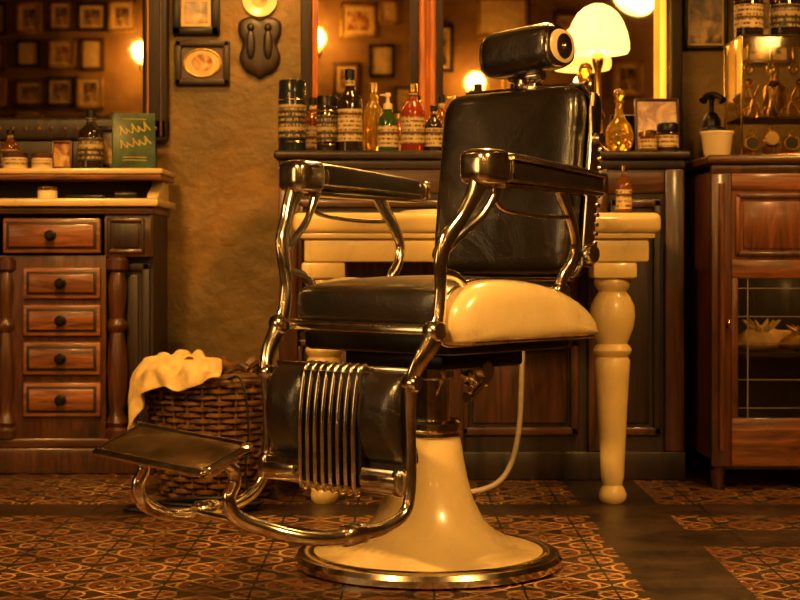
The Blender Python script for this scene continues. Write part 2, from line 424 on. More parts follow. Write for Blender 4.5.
for sgn in(1,-1):
    mb.box(sgn*.221-.006,sgn*.221+.006,-.012,.028,.02,.33,'chrome',.003)
    for k in range(12): mb.box(sgn*.225-.005,sgn*.225+.005,.024,.036,.05+k*.022,.060+k*.022,'chrome',.002)
    mb.lathe([(0,-.014),(.02,-.014),(.024,-.008),(.024,.008),(.02,.014),(0,.014)],(sgn*.228,.01,.05),'chrome',20,Rx)
    mb.lathe([(0,-.012),(.012,-.012),(.014,0),(.012,.012),(0,.012)],(sgn*.228,.01,.32),'chrome',20,Rx)
mb.done('back_side_bracket',bk)
mb=MB()
mb.box(-.022,.022,.010,.026,.40,.50,'chrome',.004)
mb.box(-.04,.04,.000,.034,.445,.468,'chrome',.006)
mb.lathe([(0,-.05),(.012,-.05),(.016,-.044),(.016,.044),(.012,.05),(0,.05)],(0,.015,.484),'chrome',20,Rx)
mb.sq((0,.01,.462),(.018,.03,.018),'chrome',.6,.6)
mb.done('headrest_post',bk)
def hfn(q):
    q=q.copy(); q.z*=1-.18*(q.y/.06); return q
Rh=Matrix.Rotation(rad(-4),3,'Y')
HC=Vector((.010,-.003,.538))
MB().sq(HC,(.102,.062,.054),'leather',.75,.22,'x',40,30,mtx=Rh,fn=hfn).done('headrest_cushion',bk)
mb=MB()
for sgn in(1,-1):
    c=HC+Rh@Vector((sgn*.098,0,0))
    mb.sq(c,(.010,.057,.049),'chrome',.8,.6,'x',32,12,mtx=Rh,fn=hfn)
    mb.sq(c+Vector((sgn*.009,0,0)),(.006,.047,.040),'white',.85,.9,'x',28,10)
    mb.lathe([(.030,-.002),(.030,.002),(.024,.004),(.0,.004)],c+Vector((sgn*.0135,0,0)),'chrome',28,Matrix.Rotation(rad(90*sgn),3,'Y'))
    mb.sq(c+Vector((sgn*.019,0,0)),(.006,.010,.010),'chrome',1,.8,'x',20,8)
mb.done('headrest_cap',bk)
# leg rest
def lfn(q):
    q=q.copy(); q.y+=.030*(q.z/.1)**2; return q
mb=MB()
for sgn in(1,-1): mb.sq((.008+sgn*.141,-.300,.362),(.061,.040,.100),'leather',.25,.6,'y',48,20,fn=lfn)
mb.done('leg_rest_pad',chair)
mb=MB(); mb.box(-.195,.212,-.300,-.284,.215,.455,'black',.006); mb.done('leg_rest_plate',chair)
mb=MB()
for k in range(8):
    x=-.068+k*.0228
    mb.tube([(x,-.285,.462),(x,-.302,.468),(x,-.320,.450),(x,-.334,.36),(x,-.334,.28),(x,-.331,.212),(x,-.318,.202)],.0055,'chrome',10,6)
mb.box(-.081,.105,-.325,-.298,.215,.455,'black',.004)
mb.done('leg_rest_ribs',chair)
mb=MB()
mb.box(-.198,.216,-.324,-.302,.208,.262,'chrome',.008)
for sgn in(1,-1):
    mb.box(sgn*.15-.045,sgn*.15+.055,-.332,-.322,.222,.248,'chrome',.005)
    mb.sq((sgn*.203,-.308,.235),(.016,.02,.03),'chrome',.6,.6)
mb.box(-.195,.212,-.29,-.28,.455,.468,'chrome',.004)
mb.tube([(-.23,-.282,.43),(0,-.285,.43),(.23,-.300,.43)],.009,'chrome')
mb.done('leg_rest_band',chair)
mb=MB()
for sgn in(1,-1):
    mb.tube([(sgn*.222,-.45,.152),(sgn*.215,-.52,.150),(sgn*.20,-.585,.158),(sgn*.165,-.645,.178),(sgn*.143,-.70,.205),(sgn*.138,-.715,.24),(sgn*.138,-.700,.270),(sgn*.138,-.705,.295),(sgn*.138,-.73,.308)],[.018,.014,.014,.015,.015,.013,.013,.014,.010],'chrome',12,8)
    mb.lathe([(0,-.03),(.018,-.03),(.022,-.024),(.022,.024),(.018,.03),(0,.03)],(sgn*.222,-.465,.152),'chrome',20,Matrix.Rotation(rad(90),3,'X'))
mb.tube([(-.215,-.50,.15),(0,-.50,.147),(.215,-.50,.15)],.009,'chrome')
mb.done('footrest_carriage',chair)
Mt=Matrix.Translation((0,-.742,.325))@Matrix.Rotation(rad(20),4,'X')@Matrix.Rotation(rad(3),4,'Y')
mb=MB()
mb.box(-.156,.156,-.056,.056,-.006,.006,'footpl',.005,Mt)
mb.tube([Mt@Vector((x,y,0)) for x,y in rrect(.158,.059,.020)],.007,'chrome',10,3,True,r2=.011)
mb.tube([Mt@Vector((-.152,.058,-.002)),Mt@Vector((0,.062,-.006)),Mt@Vector((.152,.058,-.002))],.012,'chrome',12,6)
mb.box(-.150,-.122,-.04,.04,-.024,-.005,'chrome',.005,Mt); mb.box(.122,.150,-.04,.04,-.024,-.005,'chrome',.005,Mt)
mb.done('footrest_plate',chair)

# ------------------------------------------------------------------ white wash table
def turned_leg(mb,x,y,top,m):
    k=top/.684
    prof=[(0,0),(.030,0),(.038,.010),(.040,.024),(.034,.040),(.027,.050),(.030,.060),(.033,.075),(.036,.15),(.041,.25),(.047,.36),(.050,.405),(.044,.415),(.052,.424),(.055,.434),(.050,.444),(.042,.452),(.050,.472),(.060,.50),(.064,.53),(.062,.56),(.050,.585),(.040,.60),(.046,.61),(.052,.62),(.052,.632),(.046,.64),(0,.64)]
    mb.lathe([(r,z*k) for r,z in prof],(x,y,0),m,36)
    mb.box(x-.062,x+.062,y-.062,y+.062,.638*k,top,m,.008)
mb=MB()
mb.box(-.30,.73,4.46,4.975,.765,.822,'creamt',.018,seg=4)
mb.box(-.285,.715,4.475,4.975,.750,.768,'creamt',.006)
mb.box(-.27,.70,4.49,4.97,.684,.752,'creamt',.008)
turned_leg(mb,-.215,4.555,.684,'creamt'); turned_leg(mb,.605,4.555,.684,'creamt')
mb.lathe([(.0,.823),(.15,.823),(.17,.826),(.19,.835),(.20,.832),(.205,.822)],(.2,4.72,0),'white',40)
mb.done('wash_table')
MB().tube([(.356,4.72,.683),(.362,4.72,.5),(.358,4.72,.32),(.350,4.715,.19),(.325,4.70,.09),(.28,4.68,.035),(.20,4.66,.014),(.1,4.66,.012)],.008,'rubber',10,8).done('drain_hose')

# ------------------------------------------------------------------ back counter
def panel(mb,x0,x1,z0,z1,y,m='wood',mi='woodx',fr=.025,d=.014):
    mb.box(x0,x1,y-d,y,z1-fr,z1,mi,.005); mb.box(x0,x1,y-d,y,z0,z0+fr,mi,.005)
    mb.box(x0,x0+fr,y-d,y,z0,z1,m,.005); mb.box(x1-fr,x1,y-d,y,z0,z1,m,.005)
    mb.box(x0+fr*1.5,x1-fr*1.5,y-d*.7,y,z0+fr*1.5,z1-fr*1.5,m,.006)
mb=MB()
mb.box(-.37,.885,5.03,5.54,.06,1.0,'wooddeep')
mb.box(-.38,.895,5.01,5.54,0,.09,'wooddeep',.006)
mb.box(-.395,.91,4.985,5.54,1.005,1.032,'wooddeep',.010,seg=3)
mb.box(-.38,.895,5.005,5.54,.975,1.006,'wooddeep',.008)
mb.box(-.375,.89,5.02,5.05,.90,.975,'woodx',.003)
for x0,x1 in((-.33,.15),(.19,.56)): 
    panel(mb,x0,x1,.14,.44,5.03); panel(mb,x0,x1,.47,.88,5.03)
for x in(-.35,.17,.62,.86):
    mb.box(x-.03,x+.03,5.005,5.03,.09,.975,'wood',.006)
panel(mb,.66,.82,.14,.88,5.03,'wooddeep','wood')
mb.done('back_counter')

mb=MB()
mb.box(-.32,.97,5.575,5.595,1.034,2.35,'wooddeep')
mb.box(-.30,.95,5.570,5.576,1.05,2.3,'mirror')
for x0,x1,mt in((-.345,-.305,'wooddeep'),(.94,.980,'wooddeep')): mb.box(x0,x1,5.545,5.597,1.034,2.35,mt,.006)
mb.box(-.345,.980,5.545,5.597,2.3,2.4,'wooddeep',.01); mb.box(-.345,.980,5.545,5.597,1.034,1.065,'wooddeep',.004)
mb.box(-.305,-.285,5.55,5.575,1.06,2.3,'woodgold',.004)
mb.box(.035,.065,5.545,5.575,1.06,2.3,'wooddeep',.006); mb.box(.125,.150,5.545,5.575,1.06,2.3,'wooddeep',.006)
mb.box(.06,.13,5.552,5.575,1.06,2.3,'woodgold',.006)
for k in range(2): mb.tube([(.078+k*.033,5.552,1.10),(.078+k*.033,5.552,2.25)],.012,'woodgold',12,2)
mb.box(.028,.160,5.542,5.575,1.06,1.10,'wooddeep',.006)
mb.done('framed_mirror')
mb=MB(); mb.tube([(.905,5.505,1.24),(.905,5.505,1.62)],.011,'tube',16,2)
mb.box(.888,.922,5.49,5.52,1.215,1.245,'brass',.004); mb.box(.888,.922,5.49,5.52,1.615,1.64,'brass',.004); mb.box(.895,.915,5.52,5.569,1.22,1.24,'brass',.002); mb.box(.895,.915,5.52,5.569,1.618,1.638,'brass',.002)
mb.done('tube_lamp')

# ------------------------------------------------------------------ left dresser
mb=MB()
YF=5.2; YB=5.54
mb.box(-2.3,-.805,YF+.02,YB,.06,.855,'wooddeep')
mb.box(-1.33,-.95,YF-.03,YF+.05,.08,.845,'wood',.004)
mb.box(-2.32,-.79,YF-.05,YB,0,.085,'wood',.01)
mb.box(-2.31,-.795,YF-.04,YB,.085,.115,'woodx',.008)
mb.box(-2.34,-.775,YF-.075,YB,.862,.888,'marble',.008)
mb.box(-2.31,-.795,YF-.05,YB,.838,.862,'woodx',.006)
mb.box(-2.30,-.805,YF-.03,YF+.02,.70,.84,'wood',.004)
def drawer(x0,x1,z0,z1,y):
    mb.box(x0,x1,y-.018,y+.01,z0,z1,'woodredx',.006)
    mb.box(x0+.012,x1-.012,y-.0195,y-.015,z0+.012,z1-.012,'wooddeep',.001)
    mb.box(x0+.020,x1-.020,y-.027,y-.015,z0+.020,z1-.020,'woodredx',.007)
    cx=(x0+x1)/2; cz=(z0+z1)/2
    mb.lathe([(0,0),(.018,0),(.018,.004),(.007,.007),(.006,.016),(.014,.022),(.016,.028),(.010,.034),(0,.035)],(cx,y-.026,cz),'black',20,Matrix.Rotation(rad(90),3,'X'))
drawer(-1.28,-.965,.712,.825,YF-.03)
for z0,z1 in((.565,.665),(.445,.545),(.320,.425),(.185,.295)): drawer(-1.215,-.965,z0,z1,YF-.03)
panel(mb,-.945,-.825,.712,.825,YF-.03,'wooddeep','wood',.012)
panel(mb,-.93,-.815,.14,.68,YF+.02,'wooddeep','wooddeep')
def column(x):
    p=[(0,.115),(.036,.115),(.038,.14),(.030,.15),(.036,.165),(.030,.18),(.022,.20),(.030,.25),(.034,.33),(.030,.40),(.022,.455),(.032,.47),(.032,.485),(.022,.50),(.028,.56),(.030,.61),(.022,.65),(.036,.66),(.036,.69),(.028,.70),(0,.70)]
    mb.lathe(p,(x,YF-.02,0),'wood',24)
column(-1.275); column(-.915)
mb.box(-2.34,-.775,YF+.02,YB,.972,.990,'marble',.006)
mb.box(-2.33,-.782,YF+.03,YB,.955,.973,'woodredx',.004)
mb.box(-2.3,-.82,5.48,YB-.005,.888,.956,'wooddeep',.003)
for x in(-.82,-1.6,-2.28): 
    mb.dome([(0,.888),(.13,.888),(.14,.905),(.10,.92),(.05,.94),(.03,.954),(0,.954),(-.05,.954),(-.10,.954),(-.10,.888),(-.05,.888)],'marble',lambda a,b_,d,x=x:Vector((x+.02+d,YF+.2-a,b_)),.008,-.03,4)
mb.done('dresser')
mb=MB()
mb.box(-2.2,-.82,5.575,5.597,1.10,2.2,'wooddeep')
mb.box(-2.15,-.87,5.568,5.576,1.17,2.1,'mirror')
mb.box(-.895,-.805,5.550,5.597,1.10,2.25,'wooddeep',.012,seg=3); mb.box(-2.25,-2.14,5.550,5.597,1.10,2.25,'wood',.012)
mb.tube([(-.875,5.556,1.18),(-.875,5.556,2.1)],.007,'woodgold',10,2)
mb.tube([(-.830,5.552,1.12),(-.830,5.552,2.2)],.006,'wood',10,2)
mb.box(-2.25,-.805,5.550,5.597,1.105,1.185,'wooddeep',.012,seg=3); mb.box(-2.25,-.805,5.550,5.597,2.1,2.25,'wood',.012)
for k in range(30): mb.sq((-.85-k*.045,5.557,1.145),(.014,.010,.014),'wood',1,1,'z',10,6)
mb.box(-2.2,-.85,5.565,5.597,.995,1.104,'wooddeep',.004)
mb.done('framed_mirror')

# ------------------------------------------------------------------ right cabinet
mb=MB(); YC=4.80
x0,x1=.935,1.75
mb.box(x0,x0+.03,YC+.02,5.25,.06,.975,'woodred'); mb.box(x1-.03,x1,YC+.02,5.25,.06,.975,'woodred')
mb.box(x0,x1,5.23,5.25,.06,.975,'wooddeep'); mb.box(x0,x1,YC+.02,5.25,.06,.09,'wood')
mb.box(x0+.03,x1-.03,YC+.04,5.23,.655,.675,'wood'); mb.box(x0+.03,x1-.03,YC+.06,5.23,.395,.407,'woodx')
mb.box(x0-.015,x1+.015,YC-.02,5.27,.978,1.005,'woodx',.009,seg=3); mb.box(x0,x1,YC,5.25,.95,.979,'wood',.005)
for x in(x0+.025,x1-.025): mb.lathe([(0,0),(.014,0),(.018,.02),(.022,.05),(.028,.07),(0,.07)],(x,YC+.04,0),'wood',20); mb.lathe([(0,0),(.014,0),(.018,.02),(.022,.05),(.028,.07),(0,.07)],(x,5.21,0),'wood',20)
for a,b_ in((x0,x0+.06),(1.30,1.37),(x1-.075,x1)): mb.box(a,b_,YC,YC+.022,.07,.95,'wood',.004)
mb.tube([(x0+.03,YC-.003,.12),(x0+.03,YC-.003,.92)],.010,'woodred',10,2)
for a,b_ in((.995,1.30),(1.37,1.675)):
    mb.box(a,b_,YC,YC+.022,.90,.95,'woodredx',.004); mb.box(a,b_,YC,YC+.022,.635,.69,'woodredx',.004); mb.box(a,b_,YC,YC+.022,.07,.215,'woodredx',.004)
    mb.box(a,b_,YC+.006,YC+.016,.69,.90,'woodred'); panel(mb,a+.012,b_-.012,.70,.89,YC+.008,'woodred','wood',.016,.010)
    for p in((a,a+.02),(b_-.02,b_)): mb.box(p[0],p[1],YC+.002,YC+.02,.215,.635,'woodred',.003)
    for x in(a+.05,b_-.05): mb.box(x-.0015,x+.0015,YC+.007,YC+.010,.215,.635,'lead')
    for z in(.245,.33,.44,.52,.605): mb.box(a+.02,b_-.02,YC+.007,YC+.010,z-.001,z+.001,'lead')
    mb.box(a+.02,b_-.02,YC+.011,YC+.013,.215,.635,'glass')
mb.sq((.985,YC-.006,.5),(.006,.008,.012),'brass',1,1)
mb.done('display_cabinet')
def lump(name,x,y,z,k,m):
    mb=MB()
    pts=[(x-.06*k,y,z+.02*k),(x-.03*k,y-.02,z+.028*k),(x,y-.01,z+.032*k),(x+.04*k,y,z+.03*k),(x+.075*k,y,z+.045*k)]
    mb.tube(pts,[.008*k,.025*k,.031*k,.024*k,.004*k],m,18,6)
    for i in range(6):
        a=i*1.05; mb.tube([(x+.0*k,y-.01,z+.035*k),(x+.02*k*math.cos(a),y-.02+.02*k*math.sin(a),z+.055*k),(x+.045*k*math.cos(a),y-.02+.035*k*math.sin(a),z+.075*k)],[.012*k,.008*k,.002*k],m,8,4)
    mb.done(name)
lump('conch_shell',1.115,4.96,.408,1.3,M['towel']); lump('conch_shell',1.235,4.93,.408,1.1,M['gold'])
lump('conch_shell',1.10,5.0,.092,1.2,M['gold'])

# ------------------------------------------------------------------ bottles
def bottle(name,x,y,z,h,r,style,g,lab='label',cap='black'):
    mb=MB(); c=(0,0,0)
    if style=='round':
        mb.lathe([(0,0),(r*.92,0),(r,.004),(r,.58*h),(r*.93,.64*h),(r*.6,.71*h),(r*.38,.76*h),(r*.34,.90*h),(0,.90*h)],c,g,28)
        mb.lathe([(0,.88*h),(r*.42,.88*h),(r*.42,.99*h),(r*.34,h),(0,h)],c,cap,20)
        if lab: mb.lathe([(r*1.0,.14*h),(r*1.015,.14*h),(r*1.015,.52*h),(r*1.0,.52*h)],c,lab,28)
        if lab: mb.lathe([(r*.345,.79*h),(r*.37,.79*h),(r*.37,.86*h),(r*.345,.86*h)],c,lab,20)
    elif style=='can':
        mb.lathe([(0,0),(r*.97,0),(r,.004),(r,.80*h),(r*.95,.83*h),(0,.83*h)],c,g,32)
        mb.lathe([(0,.82*h),(r*.97,.82*h),(r*.97,.98*h),(r*.9,h),(0,h)],c,cap,32)
        mb.lathe([(r,.2*h),(r*1.012,.2*h),(r*1.012,.66*h),(r,.66*h)],c,lab or 'label',32)
        for q in(.14,.72): mb.lathe([(r,q*h),(r*1.03,(q+.01)*h),(r,(q+.02)*h)],c,'brass',32)
    elif style=='spray':
        mb.lathe([(0,0),(r*.95,0),(r,.005),(r,.5*h),(r*.85,.6*h),(r*.45,.68*h),(r*.35,.74*h),(0,.74*h)],c,g,28)
        mb.lathe([(0,.73*h),(r*.45,.73*h),(r*.45,.82*h),(r*.2,.84*h),(r*.16,.93*h),(r*.3,.94*h),(r*.28,h),(0,h)],c,cap,20)
        mb.tube([(0,0,.96*h),(-.8*r,-.004,.965*h)],.003,cap,8,3)
        if lab: mb.lathe([(r,.1*h),(r*1.015,.1*h),(r*1.015,.45*h),(r,.45*h)],c,lab,28)
    elif style=='decanter':
        mb.lathe([(0,0),(r*.55,0),(r*.6,.01*h),(r*.85,.08*h),(r,.2*h),(r*.98,.3*h),(r*.8,.42*h),(r*.45,.52*h),(r*.27,.6*h),(r*.24,.76*h),(r*.36,.79*h),(r*.34,.81*h),(0,.81*h)],c,g,32)
        mb.lathe([(0,.80*h),(r*.2,.80*h),(r*.22,.83*h),(r*.38,.88*h),(r*.42,.92*h),(r*.3,.97*h),(0,h)],c,cap,24)
    elif style=='jar':
        mb.lathe([(0,0),(r*.92,0),(r,.06*h),(r,.62*h),(r*.9,.68*h),(0,.68*h)],c,g,28)
        mb.lathe([(0,.67*h),(r*1.02,.67*h),(r*1.04,.72*h),(r*1.04,.9*h),(r*.9,.97*h),(0,h)],c,cap,28)
        if lab: mb.lathe([(r,.15*h),(r*1.012,.15*h),(r*1.012,.55*h),(r,.55*h)],c,lab,28)
    o=mb.done(name); o.location=(x,y,z); return o
CT=1.0325
B=[(-.347,.235,.045,'can','tin','labeld','tin'),(-.235,.185,.034,'can','darkg','labeld','black'),(-.161,.272,.040,'round','darkg','label','black'),
   (-.039,.195,.033,'spray','green','label','white'),(.042,.225,.038,'round','red','label','brass'),(.109,.155,.029,'round','darkg','label','black'),
   (.177,.185,.030,'spray','amber','labeld','brass'),(.251,.225,.034,'round','amber','label','black')]
for x,h,r,st,g,l,cp in B:
    bottle('tonic_bottle',x,5.15,CT,h,r,st,g,l,cp)
for x,y,h,r,st,g,l,cp in((-.29,5.34,.20,.032,'round','amber','label','black'),(-.09,5.36,.25,.033,'round','yellowg',None,'brass'),(.06,5.34,.21,.03,'decanter','yellowg',None,'glass'),(.14,5.36,.21,.03,'round','amber','label','black'),(.24,5.36,.23,.036,'decanter','amber',None,'glass'),
   (-.03,5.27,.12,.025,'round','amber','labeld','brass'),(-.21,5.42,.17,.03,'spray','darkg','label','white'),(-.005,5.38,.15,.028,'round','red','label','brass')):
    bottle('tonic_bottle',x,y,CT,h,r,st,g,l,cp)
bottle('decanter',.592,5.10,CT,.29,.056,'decanter','yellowg',None,'yellowg')
bottle('decanter',.700,5.11,CT,.205,.046,'decanter','yellowg',None,'yellowg')
bottle('cologne_bottle',.680,4.86,.8225,.155,.024,'round','amber','label','brass')
bottle('pomade_jar',.850,5.08,CT,.095,.034,'jar','darkg','label','black')
bottle('pomade_jar',.785,5.07,CT,.07,.028,'jar','amber','label','brass')
bottle('pomade_jar',.49,5.06,CT,.08,.034,'jar','white','label','brass')

lamp=empty('table_lamp',(.660,5.34,CT))
mb=MB(); mb.lathe([(0,0),(.065,0),(.068,.008),(.055,.018),(.03,.028),(.014,.045),(.012,.10),(.022,.12),(.024,.14),(.012,.16),(.010,.28),(.018,.31),(.02,.33),(.012,.36),(0,.365)],(0,0,0),'brass',32); mb.done('lamp_stand',lamp)
mb=MB(); mb.lathe([(.090,.345),(.100,.347),(.106,.358),(.106,.380),(.099,.415),(.086,.450),(.068,.480),(.045,.500),(.022,.511),(0,.513),(0,.505),(.04,.493),(.062,.473),(.080,.445),(.093,.410),(.100,.378),(.100,.360),(.090,.349)],(0,0,0),'shade',44)
mb.tube([(-.092,0,.348),(0,0,.355),(.092,0,.348)],.003,'brass',6,3); mb.done('lamp_shade',lamp)

# ------------------------------------------------------------------ frames & small decor
def frame(name,x,z,w,h,y,face=-1,border=.02,fm='wooddeep',pm='print1',mat_w=.0,oval=False,parent=None,tilt=0):
    mb=MB(); hw,hh=w/2,h/2; d=.022
    mb.box(-hw,hw,-.006,0,-hh,hh,'black')
    mb.box(-hw,hw,-d,-.001,hh-border,hh,fm,.005); mb.box(-hw,hw,-d,-.001,-hh,-hh+border,fm,.005)
    mb.box(-hw,-hw+border,-d,-.001,-hh,hh,fm,.005); mb.box(hw-border,hw,-d,-.001,-hh,hh,fm,.005)
    iw,ih=hw-border,hh-border
    if mat_w: mb.box(-iw,iw,-.009,-.005,-ih,ih,'paper'); iw-=mat_w; ih-=mat_w
    if oval:
        mb.box(-iw,iw,-.009,-.005,-ih,ih,'wood')
        mb.lathe([(0,0),(1,0),(1,.003),(0,.003)],(0,-.009,0),'paper',40,Matrix(((iw*.85,0,0),(0,0,-1),(0,ih*.85,0))))
        mb.lathe([(0,0),(1,0),(1,.001),(0,.001)],(0,-.0125,0),pm,40,Matrix(((iw*.5,0,0),(0,0,-1),(0,ih*.55,0))))
        mb.tube([(iw*.87*math.cos(a*math.pi/12),-.012,ih*.87*math.sin(a*math.pi/12)) for a in range(24)],.004,'gold',8,2,True)
    else: mb.box(-iw,iw,-.011,-.008,-ih,ih,pm)
    o=mb.done(name); o.location=(x,y,z)
    o.rotation_euler=(tilt,0,0 if face==-1 else math.pi)
    return o
frame('picture_frame',-.712,1.555,.165,.16,5.598,fm='black',pm='print1',mat_w=.012,border=.03)
frame('picture_frame',-.69,1.378,.19,.155,5.598,fm='wooddeep',oval=True,border=.022,pm='print2')
frame('picture_frame',1.068,1.53,.155,.21,5.598,fm='black',pm='print1',border=.014,mat_w=.008)
frame('picture_frame',1.27,1.50,.2,.26,5.598,fm='wood',pm='print1',mat_w=.02)
mb=MB(); mb.lathe([(0,0),(.03,0),(.04,.003),(.058,.012),(.060,.014),(.056,.014),(.04,.007),(0,.006)],(-.49,5.599,1.60),'white',40,Matrix.Rotation(rad(90),3,'X'))
mb.lathe([(0,0),(.028,0),(.028,.001),(0,.001)],(-.49,5.5925,1.60),'print2',30,Matrix.Rotation(rad(90),3,'X')); mb.done('decorative_plate')
mb=MB()
mb.dome([(-.07,.09),(-.03,.105),(0,.095),(.03,.105),(.07,.09),(.075,.05),(.06,.01),(.072,-.04),(.05,-.085),(.02,-.10),(0,-.112),(-.02,-.10),(-.05,-.085),(-.072,-.04),(-.06,.01),(-.075,.05)],'wooddeep',lambda a,b_,d:Vector((-.49+a,5.598-d,1.435+b_)),.025,0,8)
for x in(-.03,.03):
    mb.sq((-.49+x,5.572,1.44),(.016,.012,.05),'wooddeep',.9,.9)
    mb.sq((-.49+x,5.572,1.50),(.013,.012,.014),'wooddeep',1,1)
mb.done('carved_plaque')
frame('framed_card',.835,1.133,.145,.185,5.2,fm='wood',pm='print2',border=.008,tilt=rad(-8)).location=(.845,5.27,1.128)
bottle('cream_jar',-1.275,5.30,.9905,.058,.040,'jar','white','label','wood'); bottle('cream_jar',-1.185,5.30,.9905,.055,.034,'jar','white','label','wood')
bottle('cream_jar',-1.15,5.22,.8885,.042,.032,'jar','white',None,'brass')
frame('small_picture',-1.13,1.04,.07,.095,5.36,fm='woodred',pm='print2',border=.008,tilt=rad(-6))
bottle('hair_tonic_bottle',-1.03,5.33,.9905,.20,.042,'round','darkg','labeld','black')
bottle('hair_tonic_bottle',-1.32,5.42,.9905,.14,.03,'round','amber','label','black')
GM=simple('yellow_ink',(.42,.34,.07),.5)
book=empty('standing_book',(-.885,5.33,.9915)); book.rotation_euler=(rad(-9),0,rad(14))
mb=MB()
mb.box(-.070,.070,-.014,-.010,.0,.190,'greenp',.001); mb.box(-.070,.070,.010,.014,.0,.190,'greenp',.001); mb.box(-.072,-.066,-.014,.014,0,.190,'greenp',.002)
mb.box(-.066,.066,-.010,.010,.004,.186,'paper')
def stroke(pts,r=.0022): mb.tube([(a,-.0145,b_) for a,b_ in pts],r,GM,6,4)
for (ox,oz,n,hh_,tl) in((-.052,.112,5,.030,.02),(-.050,.068,5,.026,.018)):
    pts=[]
    for i in range(n*4+1):
        t=i/4; pts.append((ox+t*.020+.006*math.sin(t*6.28+1.2),oz+tl*(t/n)+hh_*.5*(1-math.cos(t*6.28))*(1 if int(t)%2==0 else .6)))
    stroke(pts,.0028)
for oz in(.028,.038,.168): stroke([(-.04,oz),(-.01,oz+.001),(.04,oz)],.0014)
mb.done('book_body',book)
frame('black_photo_album',-.985,1.07,.10,.15,5.46,fm='black',pm='print1',border=.02,tilt=rad(-5))
mb=MB(); mb.tube([(-.93,5.22,.903),(-.86,5.225,.903)],[.010,.013,.008],'black',12,3); mb.box(-1.08,-.96,5.18,5.21,.8895,.900,'black',.003); mb.done('shaving_brush')

mb=MB(); c=(.965,4.87,1.0055)
mb.lathe([(0,0),(.036,0),(.040,.004),(.048,.065),(.052,.070),(.052,.075),(.047,.075),(.043,.07),(.036,.008),(0,.008)],c,'white',36); mb.done('ceramic_cup')
mb=MB()
x0,x1,y0,y1,z0,z1=1.035,1.42,4.86,5.12,1.0055,1.375
for x in(x0,x1-.007):
    for y in(y0,y1-.007): mb.box(x,x+.007,y,y+.007,z0,z1,'brass',.002)
for z in(z0,z1-.007):
    mb.box(x0,x1,y0,y0+.007,z,z+.007,'brass',.002); mb.box(x0,x1,y1-.007,y1,z,z+.007,'brass',.002); mb.box(x0,x0+.007,y0,y1,z,z+.007,'brass',.002); mb.box(x1-.007,x1,y0,y1,z,z+.007,'brass',.002)
mb.box(x0+.007,x1-.007,y0+.002,y0+.004,z0+.007,z1-.007,'glass'); mb.box(x0+.002,x0+.004,y0+.007,y1-.007,z0+.007,z1-.007,'glass')
mb.box(x0,x1,y0,y1,z0,z0+.006,'wooddeep'); mb.box(x0+.007,x1-.007,y0+.02,y1-.01,z0+.117,z0+.121,'wooddeep')
mb.box(x0,x1,y0,y1,z1-.004,z1,'wooddeep')
for i in range(6):
    x=x0+.045+i*.06
    Rw=Matrix.Rotation(rad(75),3,'X'); cc=(x,y0+.05,z0+.040+.014*(i%2))
    mb.lathe([(0,0),(.024,0),(.028,.006),(.024,.012),(0,.012)],cc,'brass',28,Rw)
    mb.lathe([(0,.0125),(.019,.0125),(.019,.0135),(0,.0135)],cc,'paper' if i%2 else 'black',28,Rw)
    mb.tube([(cc[0]+.009*math.cos(a*1.05),cc[1]-.002,cc[2]+.035+.009*math.sin(a*1.05)) for a in range(6)],.0025,'brass',6,3,True)
    mb.sq((x+.01,y0+.14,z0+.03),(.02,.02,.024),'gold' if i%2 else 'amber',1,1,'z',16,10)
for i in range(5):
    x=x0+.05+i*.07
    mb.tube([(x,y0+.12,z1-.01),(x,y0+.12,z1-.06),(x+.012,y0+.12,z1-.09),(x,y0+.12,z1-.11),(x-.012,y0+.12,z1-.09),(x-.002,y0+.12,z1-.065)],.004,'brass',8,5)
for i in range(6):
    x=x0+.05+i*.058; zz=z0+.122
    mb.tube([(x-.015,y0+.05,zz+.004),(x,y0+.055,zz+.05),(x+.02,y0+.06,zz+.10)],[.004,.006,.002],'brass',8,4)
    mb.tube([(x+.02,y0+.05,zz+.004),(x+.003,y0+.055,zz+.05),(x-.015,y0+.06,zz+.095)],[.004,.006,.002],'brass',8,4)
    mb.tube([(x-.02+.013*math.cos(a*1.05),y0+.05,zz+.018+.013*math.sin(a*1.05)) for a in range(6)],.003,'brass',6,3,True)
mb.done('glass_display_case')
for i,(x,g) in enumerate(((1.09,'yellowg'),(1.17,'brass'),(1.25,'yellowg'),(1.34,'gold'))): 
    bottle('perfume_bottle',x,5.00,1.1275,.13+.03*(i%2),.036,'decanter' if i%2==0 else 'round',g,None,'brass')
bottle('tin_canister',1.085,4.98,1.376,.16,.045,'can','darkg','label','brass'); bottle('tin_canister',1.20,4.98,1.376,.16,.05,'can','darkg','labeld','brass')
mb=MB(); mb.box(.955,1.015,5.00,5.13,1.0055,1.11,'black',.01); mb.lathe([(0,0),(.03,0),(.03,.02),(.02,.04),(.008,.05),(.008,.08),(.014,.09),(0,.1)],(.985,5.06,1.11),'black',24); mb.tube([(.953,5.03,1.19),(.963,5.04,1.205),(.985,5.045,1.212),(1.005,5.04,1.205),(1.015,5.03,1.19)],[.014,.009,.009,.009,.014],'black'); mb.done('antique_telephone')

